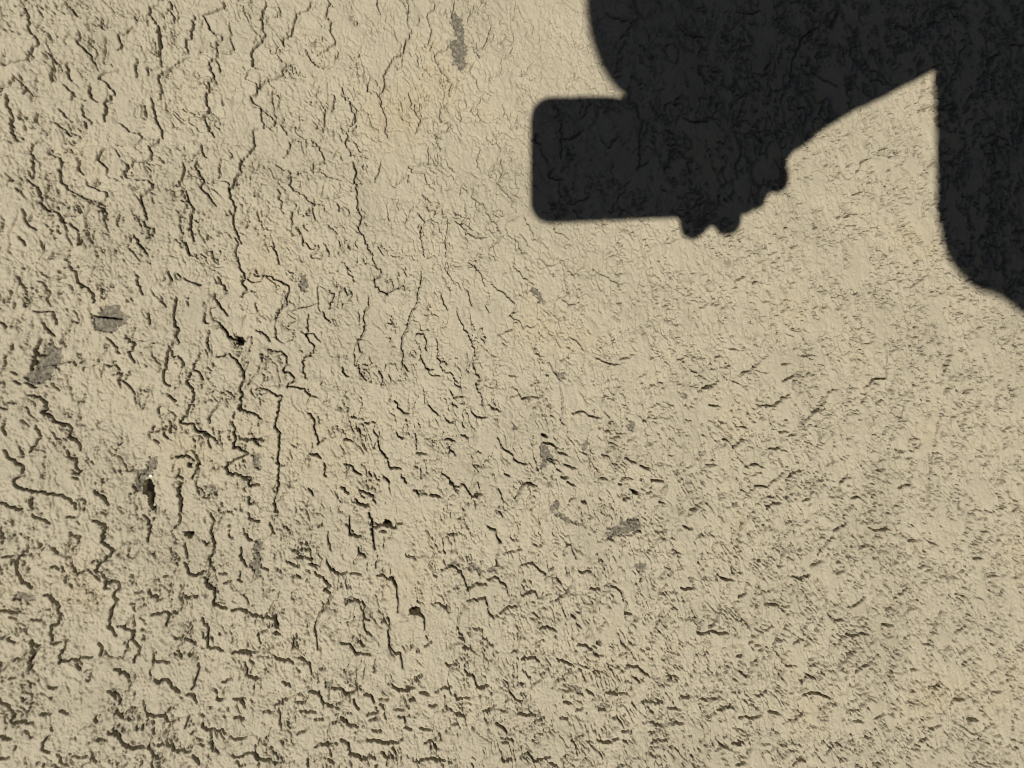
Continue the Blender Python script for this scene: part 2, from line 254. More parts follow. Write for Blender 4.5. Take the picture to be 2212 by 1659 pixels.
# ------------------------------------------------------------------ cracks, chips and hollows seen on this wall
# written in thirds of a 2212 x 1659 view of the wall; each tile starts at its own corner
def tile(c, r, pts): return [wall_pt(c * 737.333 + x / 3.0, r * 553.0 + y / 3.0) for x, y in pts]
def ab(P): return (Z0 - P[2]) * 1000, -P[0] * 1000
CRACKS = """
T00 4: 100,30 150,40 185,110 190,200 250,280 205,320 185,365 95,400 20,410; 4: 435,15 480,75 520,100; 4: 510,200 520,240 500,270 550,320 590,350 615,405; 4: 665,120 655,170 680,190
3: 865,170 820,215 765,220 775,260 790,285 765,320; 4: 1030,30 970,45 965,90 1010,130 1030,190 1035,240 1050,295 1030,320 1025,360; 4: 1100,0 1110,45 1090,60; 4: 1260,95 1250,160 1245,245 1205,260 1220,345
4: 1450,0 1450,50 1390,75 1315,95 1350,150 1385,210 1440,215 1440,250 1400,260 1410,330; 4: 1420,355 1355,400 1365,440 1385,490 1395,515 1350,530 1355,575 1335,620 1340,680 1355,715 1325,760 1335,790 1370,810 1355,845 1390,885
3: 1235,375 1160,395 1100,455 1030,480 1025,510 1045,545 1050,600 1040,640; 4: 980,635 990,700 1005,760 1020,800 1050,840 1055,895; 3: 890,375 880,440 885,500; 4: 435,395 435,470 460,520; 3: 410,545 450,585 490,625; 4: 130,490 135,535 175,575 150,605
4: 40,610 45,690 75,740 60,800 85,870 110,910; 4: 770,450 690,470 640,510 700,545 745,605 715,650 685,660 690,720 680,785; 4: 585,540 578,600 600,640 635,660; 4: 530,670 535,740 580,770 590,800; 3: 380,700 435,765; 4: 240,730 220,785; 3: 350,790 410,825 440,860
4: 250,910 205,950 190,990 230,1030 200,1040 215,1100 210,1150; 5: 180,1165 240,1220 270,1280 255,1310 290,1350 370,1370 400,1430; 4: 345,1005 410,1045 375,1100 395,1180 430,1215 500,1255 590,1300; 4: 715,960 655,980 630,1030 695,1090 690,1115; 4: 515,1030 510,1100 540,1130
4: 1030,890 1015,930 965,950 985,1000 985,1035 880,1045 805,1110 840,1150; 4: 880,1160 960,1165 990,1190 985,1225 910,1265 925,1330 945,1380 935,1460 995,1475 1000,1510 950,1540; 4: 1185,1050 1190,1120 1175,1165 1145,1205; 4: 1280,1045 1265,1080 1310,1140 1320,1180 1300,1215 1350,1260 1385,1310 1400,1330
4: 1305,930 1310,980 1340,1015; 4: 1210,1250 1220,1300 1260,1350 1240,1400 1230,1450 1240,1520 1260,1560; 5: 865,1520 900,1580 950,1640; 4: 1725,20 1700,90 1700,160 1720,230 1700,255 1640,320 1635,420 1700,450; 3: 2030,10 1990,70 1925,90 1905,150 1890,220 1830,260 1845,295; 3: 2140,10 2120,80 2150,150 2145,210 2175,280 2110,330 2060,360
3: 1985,320 2010,370 2070,430 2170,435; 3: 1800,360 1860,410 1830,460 1820,495 1720,525 1690,545 1670,600 1625,630 1650,665 1690,690 1695,770 1710,830; 3: 1700,695 1770,770 1825,815 1860,870; 4: 1680,830 1640,850 1645,920 1645,960 1605,1005 1560,1030 1560,1120 1515,1190 1490,1280 1530,1335 1510,1400 1520,1470 1550,1530 1565,1580
3: 1950,900 1880,930 1885,970 1840,1020; 3: 2020,910 2060,940 2100,1020 2110,1060; 3: 1790,1065 1830,1095 1880,1105 1890,1160 1875,1195 1910,1230 1970,1260 2010,1305 2100,1330; 3: 1800,1220 1815,1290 1825,1345; 3: 1920,1330 1895,1400 1890,1465; 3: 1970,1540 1965,1590; 3: 1770,1570 1780,1620 1800,1655; 3: 2100,1575 2130,1630 2130,1659; 4: 1525,1540 1530,1655; 4: 1190,1560 1215,1620 1230,1655
4: 140,1350 160,1420 190,1465 230,1485; 4: 450,1440 500,1490; 4: 580,1480 560,1520 530,1545 500,1585; 4: 120,1530 160,1590; 4: 320,1480 325,1510; 3: 690,1260 680,1300 630,1325 690,1380 670,1420 685,1465; 2: 2060,1110 2150,1145 2212,1170; 3: 2090,680 2110,710 2105,760 2100,840; 2: 1770,590 1815,640 1810,690 1780,745; 3: 2190,1320 2200,1370
T10 3: 240,0 230,30 260,85; 3: 430,0 440,60 430,140 470,210 420,270 430,300 390,350 330,385 300,450 275,490 285,560 250,620 270,700 300,770 290,830 305,890; 3: 600,0 610,50 560,110 590,180 545,300; 3: 960,90 975,170 945,260 930,320 860,310; 3: 695,260 690,310 610,350 640,430 690,490 720,550 705,620; 3: 5,610 50,650 70,710 100,770 60,820
3: 0,820 45,880 25,930 65,1000 180,1025; 4: 90,1060 90,1150 105,1240 100,1350 135,1400 110,1470 160,1560 205,1650; 3: 260,1050 250,1110 220,1180; 3: 440,600 480,680 490,740 520,780 480,860; 3: 700,660 645,720 650,775 715,800 690,850 620,870 640,960; 3: 905,690 890,750 950,790; 2: 860,900 905,960 880,1040 910,1120; 3: 570,950 570,1060 440,1080 460,1110 540,1120 560,1180
2: 690,1050 740,1110; 2: 1055,680 1100,780 1115,840; 3: 1050,1030 1055,1110 1020,1180 1060,1240 1115,1290 1110,1340; 3: 805,1320 820,1400 770,1450 820,1500 870,1540 950,1530; 3: 860,1220 860,1290 930,1330 960,1400 1000,1440 1050,1520 970,1600; 3: 500,1380 545,1440 515,1500 530,1600 540,1659; 3: 690,1460 690,1510 680,1600 675,1659; 3: 530,1260 590,1310 560,1340 620,1370
3: 1190,1410 1240,1500 1260,1550; 2: 1385,1440 1395,1500 1455,1530; 2: 1040,380 1050,420 1035,480 960,510; 2: 1110,180 1120,260 1105,350 1050,390; 2: 1300,220 1300,300 1300,370; 2: 1260,400 1210,470 1160,490; 3: 1440,0 1500,60 1550,75; 2: 1550,480 1480,520 1470,570; 2: 1300,460 1350,540 1390,590
3: 1400,690 1425,780 1430,900 1430,1020; 4: 1910,690 1950,800 1930,900 1935,1000 1920,1100; 3: 180,540 170,590 210,600; 3: 1150,1560 1175,1640; 3: 1430,900 1500,890 1560,850; 3: 1380,1080 1350,1140 1440,1160; 3: 1420,1280 1440,1400; 4: 1750,110 1850,130; 3: 1300,960 1340,1050
T20 3: 1555,460 1555,560 1545,640; 4: 1195,900 1200,950 1220,1020 1160,1050 1130,1120; 3: 1650,690 1590,680 1530,720 1545,780; 3: 1330,900 1335,950 1270,990 1360,1005; 2: 870,1030 910,1110; 3: 1510,870 1535,920 1500,1010; 3: 1440,1010 1420,1080 1470,1120 1490,1190; 4: 1415,1150 1375,1220; 3: 1180,730 1200,800; 3: 1010,1300 1070,1350 1100,1380 980,1400; 3: 1090,1290 1120,1250 1180,1230
4: 880,180 820,210 770,250 710,390 700,560; 4: 350,80 430,90 500,70; 4: 0,200 150,240; 5: 1350,140 1440,190; 3: 0,760 70,790 170,780; 4: 720,680 800,690 800,780; 3: 680,1070 640,1130 660,1180; 4: 1010,20 1010,80 960,190; 4: 860,480 1000,560; 3: 380,990 340,1080 350,1160; 4: 1740,600 1770,680 1750,790; 4: 1600,160 1640,140 1630,60; 4: 2130,290 2212,300; 4: 2060,350 1990,380 1990,420; 4: 1680,700 1760,760; 4: 2000,860 2100,900; 4: 1940,700 2000,760
T01 4: 445,60 490,100 495,170 560,200 600,240 600,300; 3: 240,160 300,200 320,240 300,270 320,310; 3: 215,355 330,355 350,400 365,440; 6: 275,430 300,470 345,515; 7: 265,540 225,610 225,670 205,735; 3: 110,130 130,180 170,205; 4: 880,120 890,170 925,250; 4: 690,530 740,580 765,625; 4: 815,515 860,555 880,570 830,620 870,690; 4: 1045,265 1050,300 1075,330
5: 1140,265 1130,350 1135,420 1160,480 1145,530 1160,560; 5: 1095,585 1080,690 1060,770 1075,830 1100,840; 3: 1190,140 1250,170 1300,185; 4: 1540,0 1550,70 1585,110 1570,180 1600,220 1570,265; 4: 1410,130 1430,180 1470,235; 4: 1390,240 1390,275 1430,330 1475,385; 4: 1650,125 1720,120 1790,150 1870,190 1875,230 1860,310 1810,345 1790,400; 3: 1800,0 1805,50
4: 2140,220 2170,240 2135,340; 3: 2060,300 2010,320 1900,350; 4: 2095,360 2110,400 2145,430; 4: 2000,375 2000,450 1985,520 2030,570 2035,610 1975,660 1965,740 1980,790; 4: 1355,480 1340,560 1355,620; 7: 1420,430 1460,480 1480,520 1550,545; 5: 1410,655 1490,635 1540,690 1580,750 1585,800 1555,850 1570,910 1555,980 1620,1010 1690,1055
4: 1300,630 1255,700 1250,735 1300,770 1315,800; 5: 1250,735 1205,815 1240,850 1260,900 1245,960 1215,1020 1180,1060 1165,1080 1260,1090 1270,1125 1330,1160 1390,1180 1410,1215; 4: 1660,480 1700,490 1750,550; 4: 1740,605 1820,610 1860,650 1865,700 1835,740 1890,770 1905,810 1860,850 1960,860 2010,900 2055,915
5: 1660,865 1720,865 1770,890 1830,910 1810,990 1780,1110 1820,1150 1810,1240 1800,1330 1800,1430 1805,1500 1780,1580 1785,1659; 5: 2000,1020 2040,1060 2035,1110 2060,1170 2060,1220 2110,1180; 6: 1505,1075 1525,1120 1530,1190 1515,1245 1570,1260 1610,1280; 5: 1610,1280 1510,1330 1460,1370 1480,1410 1560,1420 1640,1440 1610,1480 1680,1485
5: 1100,1070 1105,1145; 5: 1095,905 1140,940; 4: 1060,960 1025,985 1030,1020; 4: 1430,940 1400,990 1360,1040 1360,1080; 5: 230,1100 250,1150 230,1220 190,1270; 6: 180,905 250,910 295,950 300,990 270,1010 330,1040 360,1080 440,1095 460,1120 445,1170 510,1210 520,1260; 5: 430,1260 440,1300 490,1320 490,1370 515,1400
6: 25,1260 70,1320 145,1380 140,1420 90,1450 100,1490 150,1515 260,1530 400,1550 450,1575 490,1640; 6: 610,1520 660,1555 700,1610; 6: 1145,1300 1230,1305; 6: 1270,1290 1295,1330 1270,1390 1245,1440; 4: 1160,1380 1150,1430 1180,1440; 8: 1180,1475 1160,1540 1175,1590 1170,1659; 4: 1520,1010 1515,1050; 5: 0,430 30,455; 4: 90,810 130,830; 6: 0,1600 60,1630 140,1640; 6: 205,1570 210,1640
6: 2000,1510 2030,1550; 5: 2010,1285 2080,1310; 4: 2105,1345 2115,1430; 5: 1610,1560 1620,1610 1650,1590; 3: 850,740 810,800; 4: 1330,370 1325,420 1350,435; 4: 960,370 970,440; 8s: 605,385 680,395 785,405; 4: 1630,1185 1720,1190; 4: 985,1130 1000,1100; 4: 1000,1190 1030,1210; 4: 1300,180 1290,190; 4: 160,820 200,840 235,850; 3: 70,750 110,770
T11 4: 205,10 240,80 270,110 215,160 225,200 280,235 300,250 345,215 405,185 410,220; 5: 525,110 520,190 495,260 490,320 450,385 430,470 400,520 390,590 405,630 400,700 440,745; 4: 180,270 180,330 150,360 155,430 145,500 110,540 125,620; 5: 490,505 535,500 555,560 555,610; 5: 515,645 535,690 550,725 600,735; 4: 620,540 630,590 625,660 690,695; 4: 660,240 665,310 690,345; 4: 820,220 840,290 850,320
5: 755,335 775,420 830,500 850,560 880,650 860,700 880,760 910,795 875,830 890,880 925,930; 4: 830,40 880,70 920,130; 4: 975,180 1040,225 1090,265 1130,320 1130,360 1095,385 1150,410; 3: 1120,60 1180,130 1250,180; 2: 1290,10 1350,60 1385,50 1395,0; 2: 1440,80 1455,160 1480,220 1435,280 1480,310 1550,290; 2: 1640,80 1700,120 1760,160 1850,170; 3: 1480,520 1540,560 1575,605; 2: 1395,540 1420,590; 3: 1260,630 1320,650
4: 1650,650 1720,690 1795,700; 3: 1810,670 1870,650 1895,630; 3: 2080,640 2120,700; 4: 15,710 20,760 50,780; 3: 110,700 125,760 165,805; 2: 230,700 150,740; 4: 715,880 730,920 800,905; 4: 725,950 755,980; 4: 730,790 760,820; 5: 350,940 370,985 400,1010 440,1020; 5: 565,965 610,1010 630,1030; 5: 850,975 855,1020 890,1045 950,1040; 3: 955,965 1025,1000; 4: 680,1050 720,1080 750,1050; 4: 790,1080 800,1110
3: 1120,840 1150,880 1170,925 1220,910 1280,920 1305,900; 2: 1090,775 1150,775; 2: 1230,840 1290,815; 4: 1420,840 1430,900 1440,980 1420,1060 1450,1090; 3: 1350,690 1380,740 1420,805; 4: 1500,1020 1580,1010 1640,1040 1680,1050; 3: 1710,1000 1760,1060 1780,1100 1800,1150 1830,1150; 5: 1960,1070 2020,1030; 4: 120,1110 125,1170; 5: 20,1190 70,1200; 5: 250,1140 245,1230 300,1310 315,1370 390,1380
4: 360,1140 370,1170 410,1175; 4: 480,1150 490,1250; 5: 680,1190 740,1200; 5: 700,1230 740,1290; 4: 780,1160 830,1175; 5: 1020,1180 1050,1240 1100,1280 1140,1330 1190,1350; 5: 20,1350 80,1370 110,1410 135,1420; 6: 395,1420 425,1470; 6: 275,1430 315,1470; 4: 530,1360 520,1440; 6: 0,1500 50,1540; 7: 120,1520 210,1555 225,1600; 7: 95,1580 130,1615 180,1610; 6: 470,1520 510,1545 555,1545; 7: 580,1550 640,1560
5: 655,1410 700,1440 740,1500 790,1480 850,1560 910,1540; 5: 1025,1510 1050,1580; 9: 1130,1570 1165,1500 1210,1470 1265,1490; 8: 1310,1210 1360,1215 1400,1240; 5: 1410,1270 1470,1285; 6: 1450,1350 1520,1375; 9: 1430,1430 1470,1430; 5: 1465,1465 1520,1490; 4: 1690,1290 1740,1300 1780,1370 1815,1290; 4: 1860,1280 1870,1320 1915,1340 1930,1290; 6: 1940,1360 2010,1375; 6: 2010,1455 2090,1455; 4: 1800,1480 1830,1445 1890,1445; 4: 1690,1440 1740,1450
9: 1885,1520 1935,1540; 8: 1830,1580 1865,1570; 5: 1980,1540 2020,1530; 5: 2060,1595 2110,1605; 5: 1560,1590 1590,1600; 4: 1400,1380 1430,1400; 4: 860,1360 920,1350; 4: 1340,1310 1400,1325; 3: 60,1040 100,1050; 4: 150,1080 220,1080; 3: 490,1280 560,1280; 4: 180,1400 200,1430; 4: 1060,1410 1095,1425; 4: 1500,1550 1480,1590; 3: 1200,1300 1200,1350; 3: 1720,1130 1760,1150; 3: 1740,1210 1800,1230; 3: 1620,1190 1640,1280
T21 3: 440,70 400,130 340,165; 3: 450,175 500,160; 2: 540,5 525,40 545,60; 6: 60,740 100,755 155,795; 5: 140,855 240,800; 4: 380,765 440,745 500,690; 4: 650,810 720,780 770,750 755,710; 4: 770,760 730,810 720,860; 6: 500,960 540,970 600,970 640,930 700,885; 5: 175,965 250,970; 3: 320,800 380,830; 4: 1000,860 940,880 920,950 860,1010 820,1050 770,1110; 4: 1330,600 1330,700 1320,790 1250,800 1190,850 1190,910 1160,950
4: 1760,570 1740,650 1690,770; 4: 1740,840 1710,890; 4: 1680,1000 1640,1150 1630,1260 1610,1350 1600,1450 1600,1600; 4: 1540,870 1545,930; 4: 1450,950 1415,1070; 4: 1880,860 1820,890; 4: 1860,970 1830,1050 1820,1120; 5: 640,1140 690,1135; 4: 1060,1020 1040,1080; 6: 260,1180 310,1200 340,1245 400,1190; 5: 360,1295 420,1365 480,1350 530,1365; 5: 560,1300 570,1255 645,1245; 5: 680,1450 720,1410 780,1390; 4: 720,1490 700,1590; 4: 840,1440 835,1560 785,1590
4: 1040,1310 1060,1370 1080,1410 1020,1470 1020,1515; 5: 1490,1400 1480,1480 1400,1505; 5: 1100,1570 1140,1560 1200,1600; 6: 550,1640 590,1610 640,1600; 6: 160,1600 195,1640; 5: 60,1650 120,1600; 6: 2160,1650 2200,1610; 3: 1750,290 1760,370; 4: 920,530 910,585; 3: 780,650 870,645; 3: 1490,250 1480,200 1550,150; 3: 2090,590 2120,545; 4: 2050,900 2040,1020; 4: 1980,1050 1950,1150; 4: 430,1540 480,1490 560,1500 610,1440; 3: 2090,1130 2140,1100; 5: 2170,1350 2190,1320
5: 1270,950 1320,910; 4: 870,1080 890,1170 880,1230; 4: 1380,1250 1450,1260; 4: 1510,1250 1550,1210; 4: 1490,1190 1530,1180; 4: 1330,1440 1350,1470; 5: 240,1070 280,1080; 5: 370,1050 430,1110; 4: 160,1350 220,1350; 3: 1780,1130 1810,1170; 3: 2040,1440 2100,1450; 3: 310,600 370,605; 3: 1960,600 1950,660; 3: 640,700 700,690
T02 6: 205,15 260,50 320,75; 5: 430,35 480,40; 6: 600,60 680,95 660,150 655,195 700,215 730,250 710,290 650,330 615,380 660,400 690,430; 5: 690,430 680,490 710,500; 6: 690,455 750,450 775,490 740,545 765,570 730,620 710,730 755,800; 5: 800,745 860,780 850,830 910,880 870,975; 6: 180,230 110,320 105,380 140,440 205,490; 4: 460,155 520,160 500,205; 5: 330,235 370,270; 5: 330,360 380,375; 5: 460,330 485,390
5: 930,20 960,50 975,100 960,190; 5: 1160,15 1165,60 1130,105; 3: 1200,200 1215,300; 5: 1195,330 1220,390 1260,415 1330,390; 5: 1365,10 1385,80 1370,120 1385,190 1385,250 1360,340 1390,385; 6: 1330,430 1340,480 1390,510 1395,560 1385,605 1470,630; 6: 1500,640 1560,630 1600,655 1680,680 1790,690 1805,740; 5: 1610,10 1615,45 1680,60; 5: 1585,145 1635,185; 5: 1560,230 1565,310 1600,355; 4: 1560,390 1555,440; 4: 1750,70 1780,140; 4: 1840,100 1890,130
4: 2130,130 2145,250; 5: 1945,290 2030,310; 5: 2000,340 2060,350; 5: 2120,310 2140,360 2212,405; 5: 2040,390 2100,440 2145,480 2100,510 2145,540 2110,610 2060,690 2045,800 2060,890; 4: 2090,70 2065,100; 6: 285,545 330,550 370,600 395,660 380,720 330,740 340,830; 5: 330,850 400,840; 4: 0,640 60,640 110,655; 5: 200,700 260,705; 5: 205,830 210,940 190,1020; 4: 440,830 385,975 480,955 600,940; 5: 500,985 520,1020; 5: 640,850 660,890 650,940
7: 745,1020 800,1040 840,1075; 6: 700,1160 770,1190 775,1240; 6: 755,1280 795,1335; 5: 985,670 1070,645 1095,670 1080,740; 5: 990,965 1100,975; 3: 1130,820 1180,815; 5: 1160,900 1175,950; 7: 1000,1090 1080,1090 1110,1130 1165,1170; 5: 1310,690 1350,770 1345,880 1400,880 1445,905; 5: 1285,985 1270,1080 1240,1150; 5: 1210,1190 1255,1190 1275,1240; 5: 1505,920 1560,905 1650,915; 6: 1590,985 1605,1065 1665,1085; 5: 1440,1110 1500,1085
6: 1775,935 1840,960 1900,985; 5: 1940,950 2005,980 2020,1050; 5: 1830,1100 1880,1130; 6: 2005,1165 2070,1170 2100,1245 2160,1270; 6: 2150,1150 2212,1155; 6: 0,1210 60,1260 95,1310 75,1365 210,1365; 6: 0,1455 70,1470; 5: 160,1420 200,1460; 6: 390,1290 440,1305; 5: 270,1305 330,1310; 5: 320,1450 275,1500 280,1550 320,1560; 6: 370,1570 390,1620 445,1640; 5: 600,1570 625,1620; 7: 705,1420 770,1440 790,1490 870,1530 940,1525; 6: 640,1475 690,1480
5: 955,1320 1070,1320 1075,1360 1130,1360; 6: 1110,1510 1130,1550 1235,1550; 6: 1250,1580 1290,1640; 6: 995,1580 1040,1605; 4: 1230,1320 1200,1400; 6: 1310,1390 1340,1415 1400,1415 1460,1440; 5: 1490,1460 1530,1480 1600,1460; 5: 1510,1215 1590,1215; 6: 1520,1340 1580,1345; 5: 1790,1250 1850,1215; 5: 1710,1300 1770,1300; 5: 1920,1240 1985,1230; 5: 1950,1295 2045,1300; 5: 2040,1345 2095,1350; 4: 1930,1440 2000,1390
6: 1510,1585 1560,1590 1640,1560 1670,1595 1800,1625; 5: 2040,1525 2080,1500 2185,1510; 5: 2140,1545 2150,1590; 5: 2130,1610 2170,1630; 4: 1990,1600 2000,1650; 5: 1370,1500 1380,1550; 3: 1810,1260 1820,1420; 4: 1670,800 1730,770; 4: 1920,790 1890,900; 5: 1780,790 1815,795; 4: 1060,420 1090,415; 4: 1180,550 1280,548; 5: 330,1400 340,1420; 5: 1240,1440 1270,1415; 5: 1020,1515 1080,1510; 4: 60,1080 110,1070; 5: 320,1135 370,1135; 4: 180,1100 200,1140; 5: 0,1595 60,1590; 5: 100,1520 95,1545; 4: 100,690 60,680; 5: 5,100 15,200; 4: 20,295 90,285; 5: 470,1590 560,1585; 5: 280,1640 285,1655; 4: 1420,405 1470,405; 4: 1450,465 1500,450; 4: 1540,440 1570,455
T12 6: 60,30 65,150 130,160; 8: 115,235 120,270 160,295; 8: 180,10 205,90 210,170 220,240; 6: 205,110 285,80 340,105 400,75; 8: 255,130 290,130; 5: 240,290 225,360; 6: 950,95 1010,120 1025,180 1040,195; 6: 1025,230 1010,300 1015,345; 4: 690,145 755,145; 6: 1020,0 1050,30; 5: 0,410 40,390; 4: 60,400 130,410; 6: 235,415 275,410 300,435 345,430 365,500 370,580 365,650; 5: 30,600 90,570 150,610 160,700 185,705
5: 650,375 720,350 780,385 825,510 880,465 945,475; 5: 960,440 1000,420 1080,490 1090,540; 4: 600,595 650,600 690,630 700,590; 5: 820,580 870,570 940,555 955,650 990,690; 4: 790,600 755,740 800,830 810,870; 5: 790,880 850,885; 4: 1170,350 1240,330 1310,390 1340,415; 5: 1170,540 1260,515 1280,560; 5: 1030,660 1080,620 1140,620 1160,560; 4: 1370,430 1400,425 1430,470; 5: 1490,490 1430,550 1390,575; 3: 1510,420 1490,480; 4: 1445,280 1460,210 1500,215 1520,300; 4: 1545,385 1630,390; 4: 1680,300 1710,330 1720,420
5: 1610,500 1680,500; 5: 1760,485 1830,520 1840,660 1890,665; 3: 1665,570 1640,680; 4: 2120,430 2080,520; 4: 2090,680 2030,760 2015,850; 5: 2190,270 2210,275; 3: 2050,130 2120,115; 6: 500,660 545,700 540,760; 6: 260,720 300,685 315,700 305,800 315,880 340,910 390,930 400,1010; 5: 0,855 50,855 90,915 190,925; 5: 110,845 155,870; 4: 225,960 215,1040; 4: 540,870 590,835; 4: 930,890 945,960; 4: 680,980 690,995 750,990; 4: 800,1000 830,965; 6: 800,1020 820,1060 860,1070 880,1140 960,1130
5: 1060,1100 1100,1180 1130,1220 1180,1230; 2: 1330,1055 1240,1120 1200,1190; 6: 1290,760 1330,740 1390,770; 4: 1160,780 1145,900 1110,910; 5: 1490,660 1535,700 1540,740; 5: 1170,955 1240,945 1290,975; 5: 1530,865 1600,870 1650,930 1700,930; 4: 1720,700 1680,780; 4: 1810,815 1865,890; 5: 1660,850 1690,850; 5: 1400,950 1450,970 1510,1000; 5: 1830,1040 1870,1000 1930,1000 2000,1070; 6: 1900,1075 1940,1105 1960,1095; 4: 1640,1010 1690,1050; 4: 1540,1020 1590,1100
4s: 1715,1175 1850,1180; 5: 1590,1155 1640,1190; 4: 1890,1225 1915,1280; 5: 1440,1230 1490,1240; 4: 1435,1200 1440,1170 1490,1150; 5: 1670,1285 1740,1245; 5: 2120,1270 2180,1280; 5: 2110,1020 2140,1070 2190,1080; 6: 330,1120 340,1140 440,1155 475,1135; 5: 480,1075 530,1060; 6: 510,1165 570,1185; 5: 610,1165 660,1140 715,1135; 5: 740,1160 750,1220 840,1200; 4: 670,1190 670,1270 720,1290; 6: 0,1150 40,1190 110,1140
6: 150,1190 190,1190 215,1235; 7: 80,1220 115,1280; 6: 170,1320 240,1300; 5: 250,1250 280,1260; 6: 370,1325 410,1330 420,1390; 6: 0,1340 50,1380 110,1395; 6: 200,1410 260,1425; 7: 170,1480 260,1490 280,1500 350,1495 400,1460; 6: 340,1520 365,1590; 6: 260,1555 290,1590 325,1585; 7: 0,1480 40,1500 55,1570 130,1610 220,1600; 5: 410,1400 455,1410; 5: 510,1400 580,1410; 4: 640,1440 655,1480; 5: 540,1500 600,1500 620,1540; 6: 490,1620 570,1600 670,1610; 5: 730,1310 795,1320; 5: 920,1290 1000,1260; 5: 1160,1310 1265,1320
6: 1005,1375 1050,1400 1080,1440; 5: 1040,1490 1080,1495; 5: 1045,1570 1060,1620 1110,1610; 5: 1220,1570 1250,1620 1360,1590; 4: 1160,1600 1230,1550; 4: 1260,1370 1320,1330; 4: 1420,1335 1470,1345; 4: 1490,1480 1570,1440; 5: 1590,1490 1630,1495; 5: 1660,1480 1740,1490 1800,1470; 4: 1830,1480 1860,1500; 4: 2010,1500 2130,1470; 4: 2000,1430 2050,1425; 5: 2040,1380 2100,1385; 5: 2150,1380 2212,1370; 4: 1520,1290 1570,1270; 6: 1340,1640 1400,1640; 5: 180,1355 230,1345; 5: 450,1220 480,1225; 5: 570,1250 620,1250; 4: 340,1280 410,1280; 4: 1040,1290 1080,1285; 4: 1270,1440 1310,1440; 4: 720,1380 750,1370; 4: 1820,1420 1870,1420; 5: 1960,1240 1990,1235; 4: 2040,1250 2100,1235
T22 6: 10,90 70,105; 4: 400,70 370,160 360,230; 5: 670,240 640,300 625,360; 6: 980,150 920,220 875,275; 5: 1080,65 1040,90 980,120; 4: 1215,100 1270,120 1360,110; 4: 1200,210 1150,240; 4: 1980,110 1950,150 1920,200 1945,300 1890,300; 4: 1470,190 1550,180; 4: 1600,190 1650,210; 7: 485,320 520,310; 6: 710,375 725,390; 6: 735,420 775,440 830,405; 5: 830,350 910,320; 5: 1000,330 1030,320; 5: 1000,400 1050,380
7: 240,410 250,430 330,440; 4: 245,440 250,510; 6: 0,495 80,495; 5: 360,550 400,530 415,450; 5: 480,430 510,490 535,600 630,605 660,640; 5: 250,580 240,660 180,750; 4: 70,640 105,700 105,790 300,785; 4: 330,590 380,680 440,740; 6: 540,770 590,740; 3: 880,430 930,540 935,620; 5: 940,650 990,710 1040,690; 4: 1470,490 1400,540 1370,560; 4: 1870,460 1850,550 1770,530; 5: 1570,340 1540,365; 4: 1190,550 1130,600 1080,620; 4: 1500,600 1440,660
7: 1020,835 1060,800 1110,805 1190,790; 5: 1070,930 1140,880; 6: 1120,1040 1180,1000 1230,970 1260,920; 6: 770,1110 820,1060 880,1095; 5: 830,1000 890,970; 5: 600,895 640,940 680,1000 740,1000; 5: 590,860 620,820 645,835; 4: 720,850 790,820; 5: 400,880 390,930 355,940; 5: 435,850 460,835; 5: 500,900 520,880; 5: 370,1020 420,1070 450,1010 470,965 500,965; 5: 620,1010 650,1080 680,1110 670,1170; 4: 260,1010 280,1120
7: 0,1195 65,1200; 6: 110,1215 170,1225 220,1205; 5: 230,1285 330,1250; 6: 370,1335 440,1340 500,1320; 4: 485,1200 555,1160 555,1120; 6: 780,1190 840,1170 910,1190 980,1215; 5: 1100,1290 1160,1290 1190,1220; 6: 565,1295 630,1310; 5: 700,1350 720,1365 790,1290; 5: 240,1490 270,1520 310,1530; 7: 320,1500 400,1500; 5: 625,1570 640,1530 690,1510; 4: 800,1540 830,1420; 5: 715,1640 740,1610 810,1610; 5: 940,1570 980,1510 1040,1470; 6: 350,1640 410,1625; 6: 1240,1645 1290,1635; 4: 60,1580 90,1620
5: 1780,780 1840,740 1800,690; 4: 1730,880 1710,940; 4: 1600,860 1630,740 1680,620; 5: 1950,1440 1920,1470 2000,1370; 4: 1900,940 1830,980; 4: 2000,1060 2060,1000; 4: 2100,1050 2150,1010; 5: 1190,1455 1240,1470; 4: 1120,1360 1180,1360; 5: 1480,1018 1525,1018; 4: 1560,1120 1580,1085; 5: 1600,1140 1690,1140; 4: 1500,1410 1480,1480; 4: 1600,1420 1680,1380; 4: 1770,1220 1840,1220; 4: 1250,1350 1310,1310; 4: 1350,1200 1380,1250; 4: 2010,1180 2070,1160; 4: 1900,1560 1880,1600; 4: 1540,1500 1600,1470; 4: 2060,540 2090,500; 4: 2060,300 2090,200; 4: 2140,590 2120,670; 4: 1760,360 1790,320; 4: 1330,640 1360,600; 4: 1300,730 1370,730; 4: 1440,820 1480,790; 4: 1960,1290 2000,1340; 4: 1620,930 1600,1000; 4: 1860,1350 1930,1350
"""
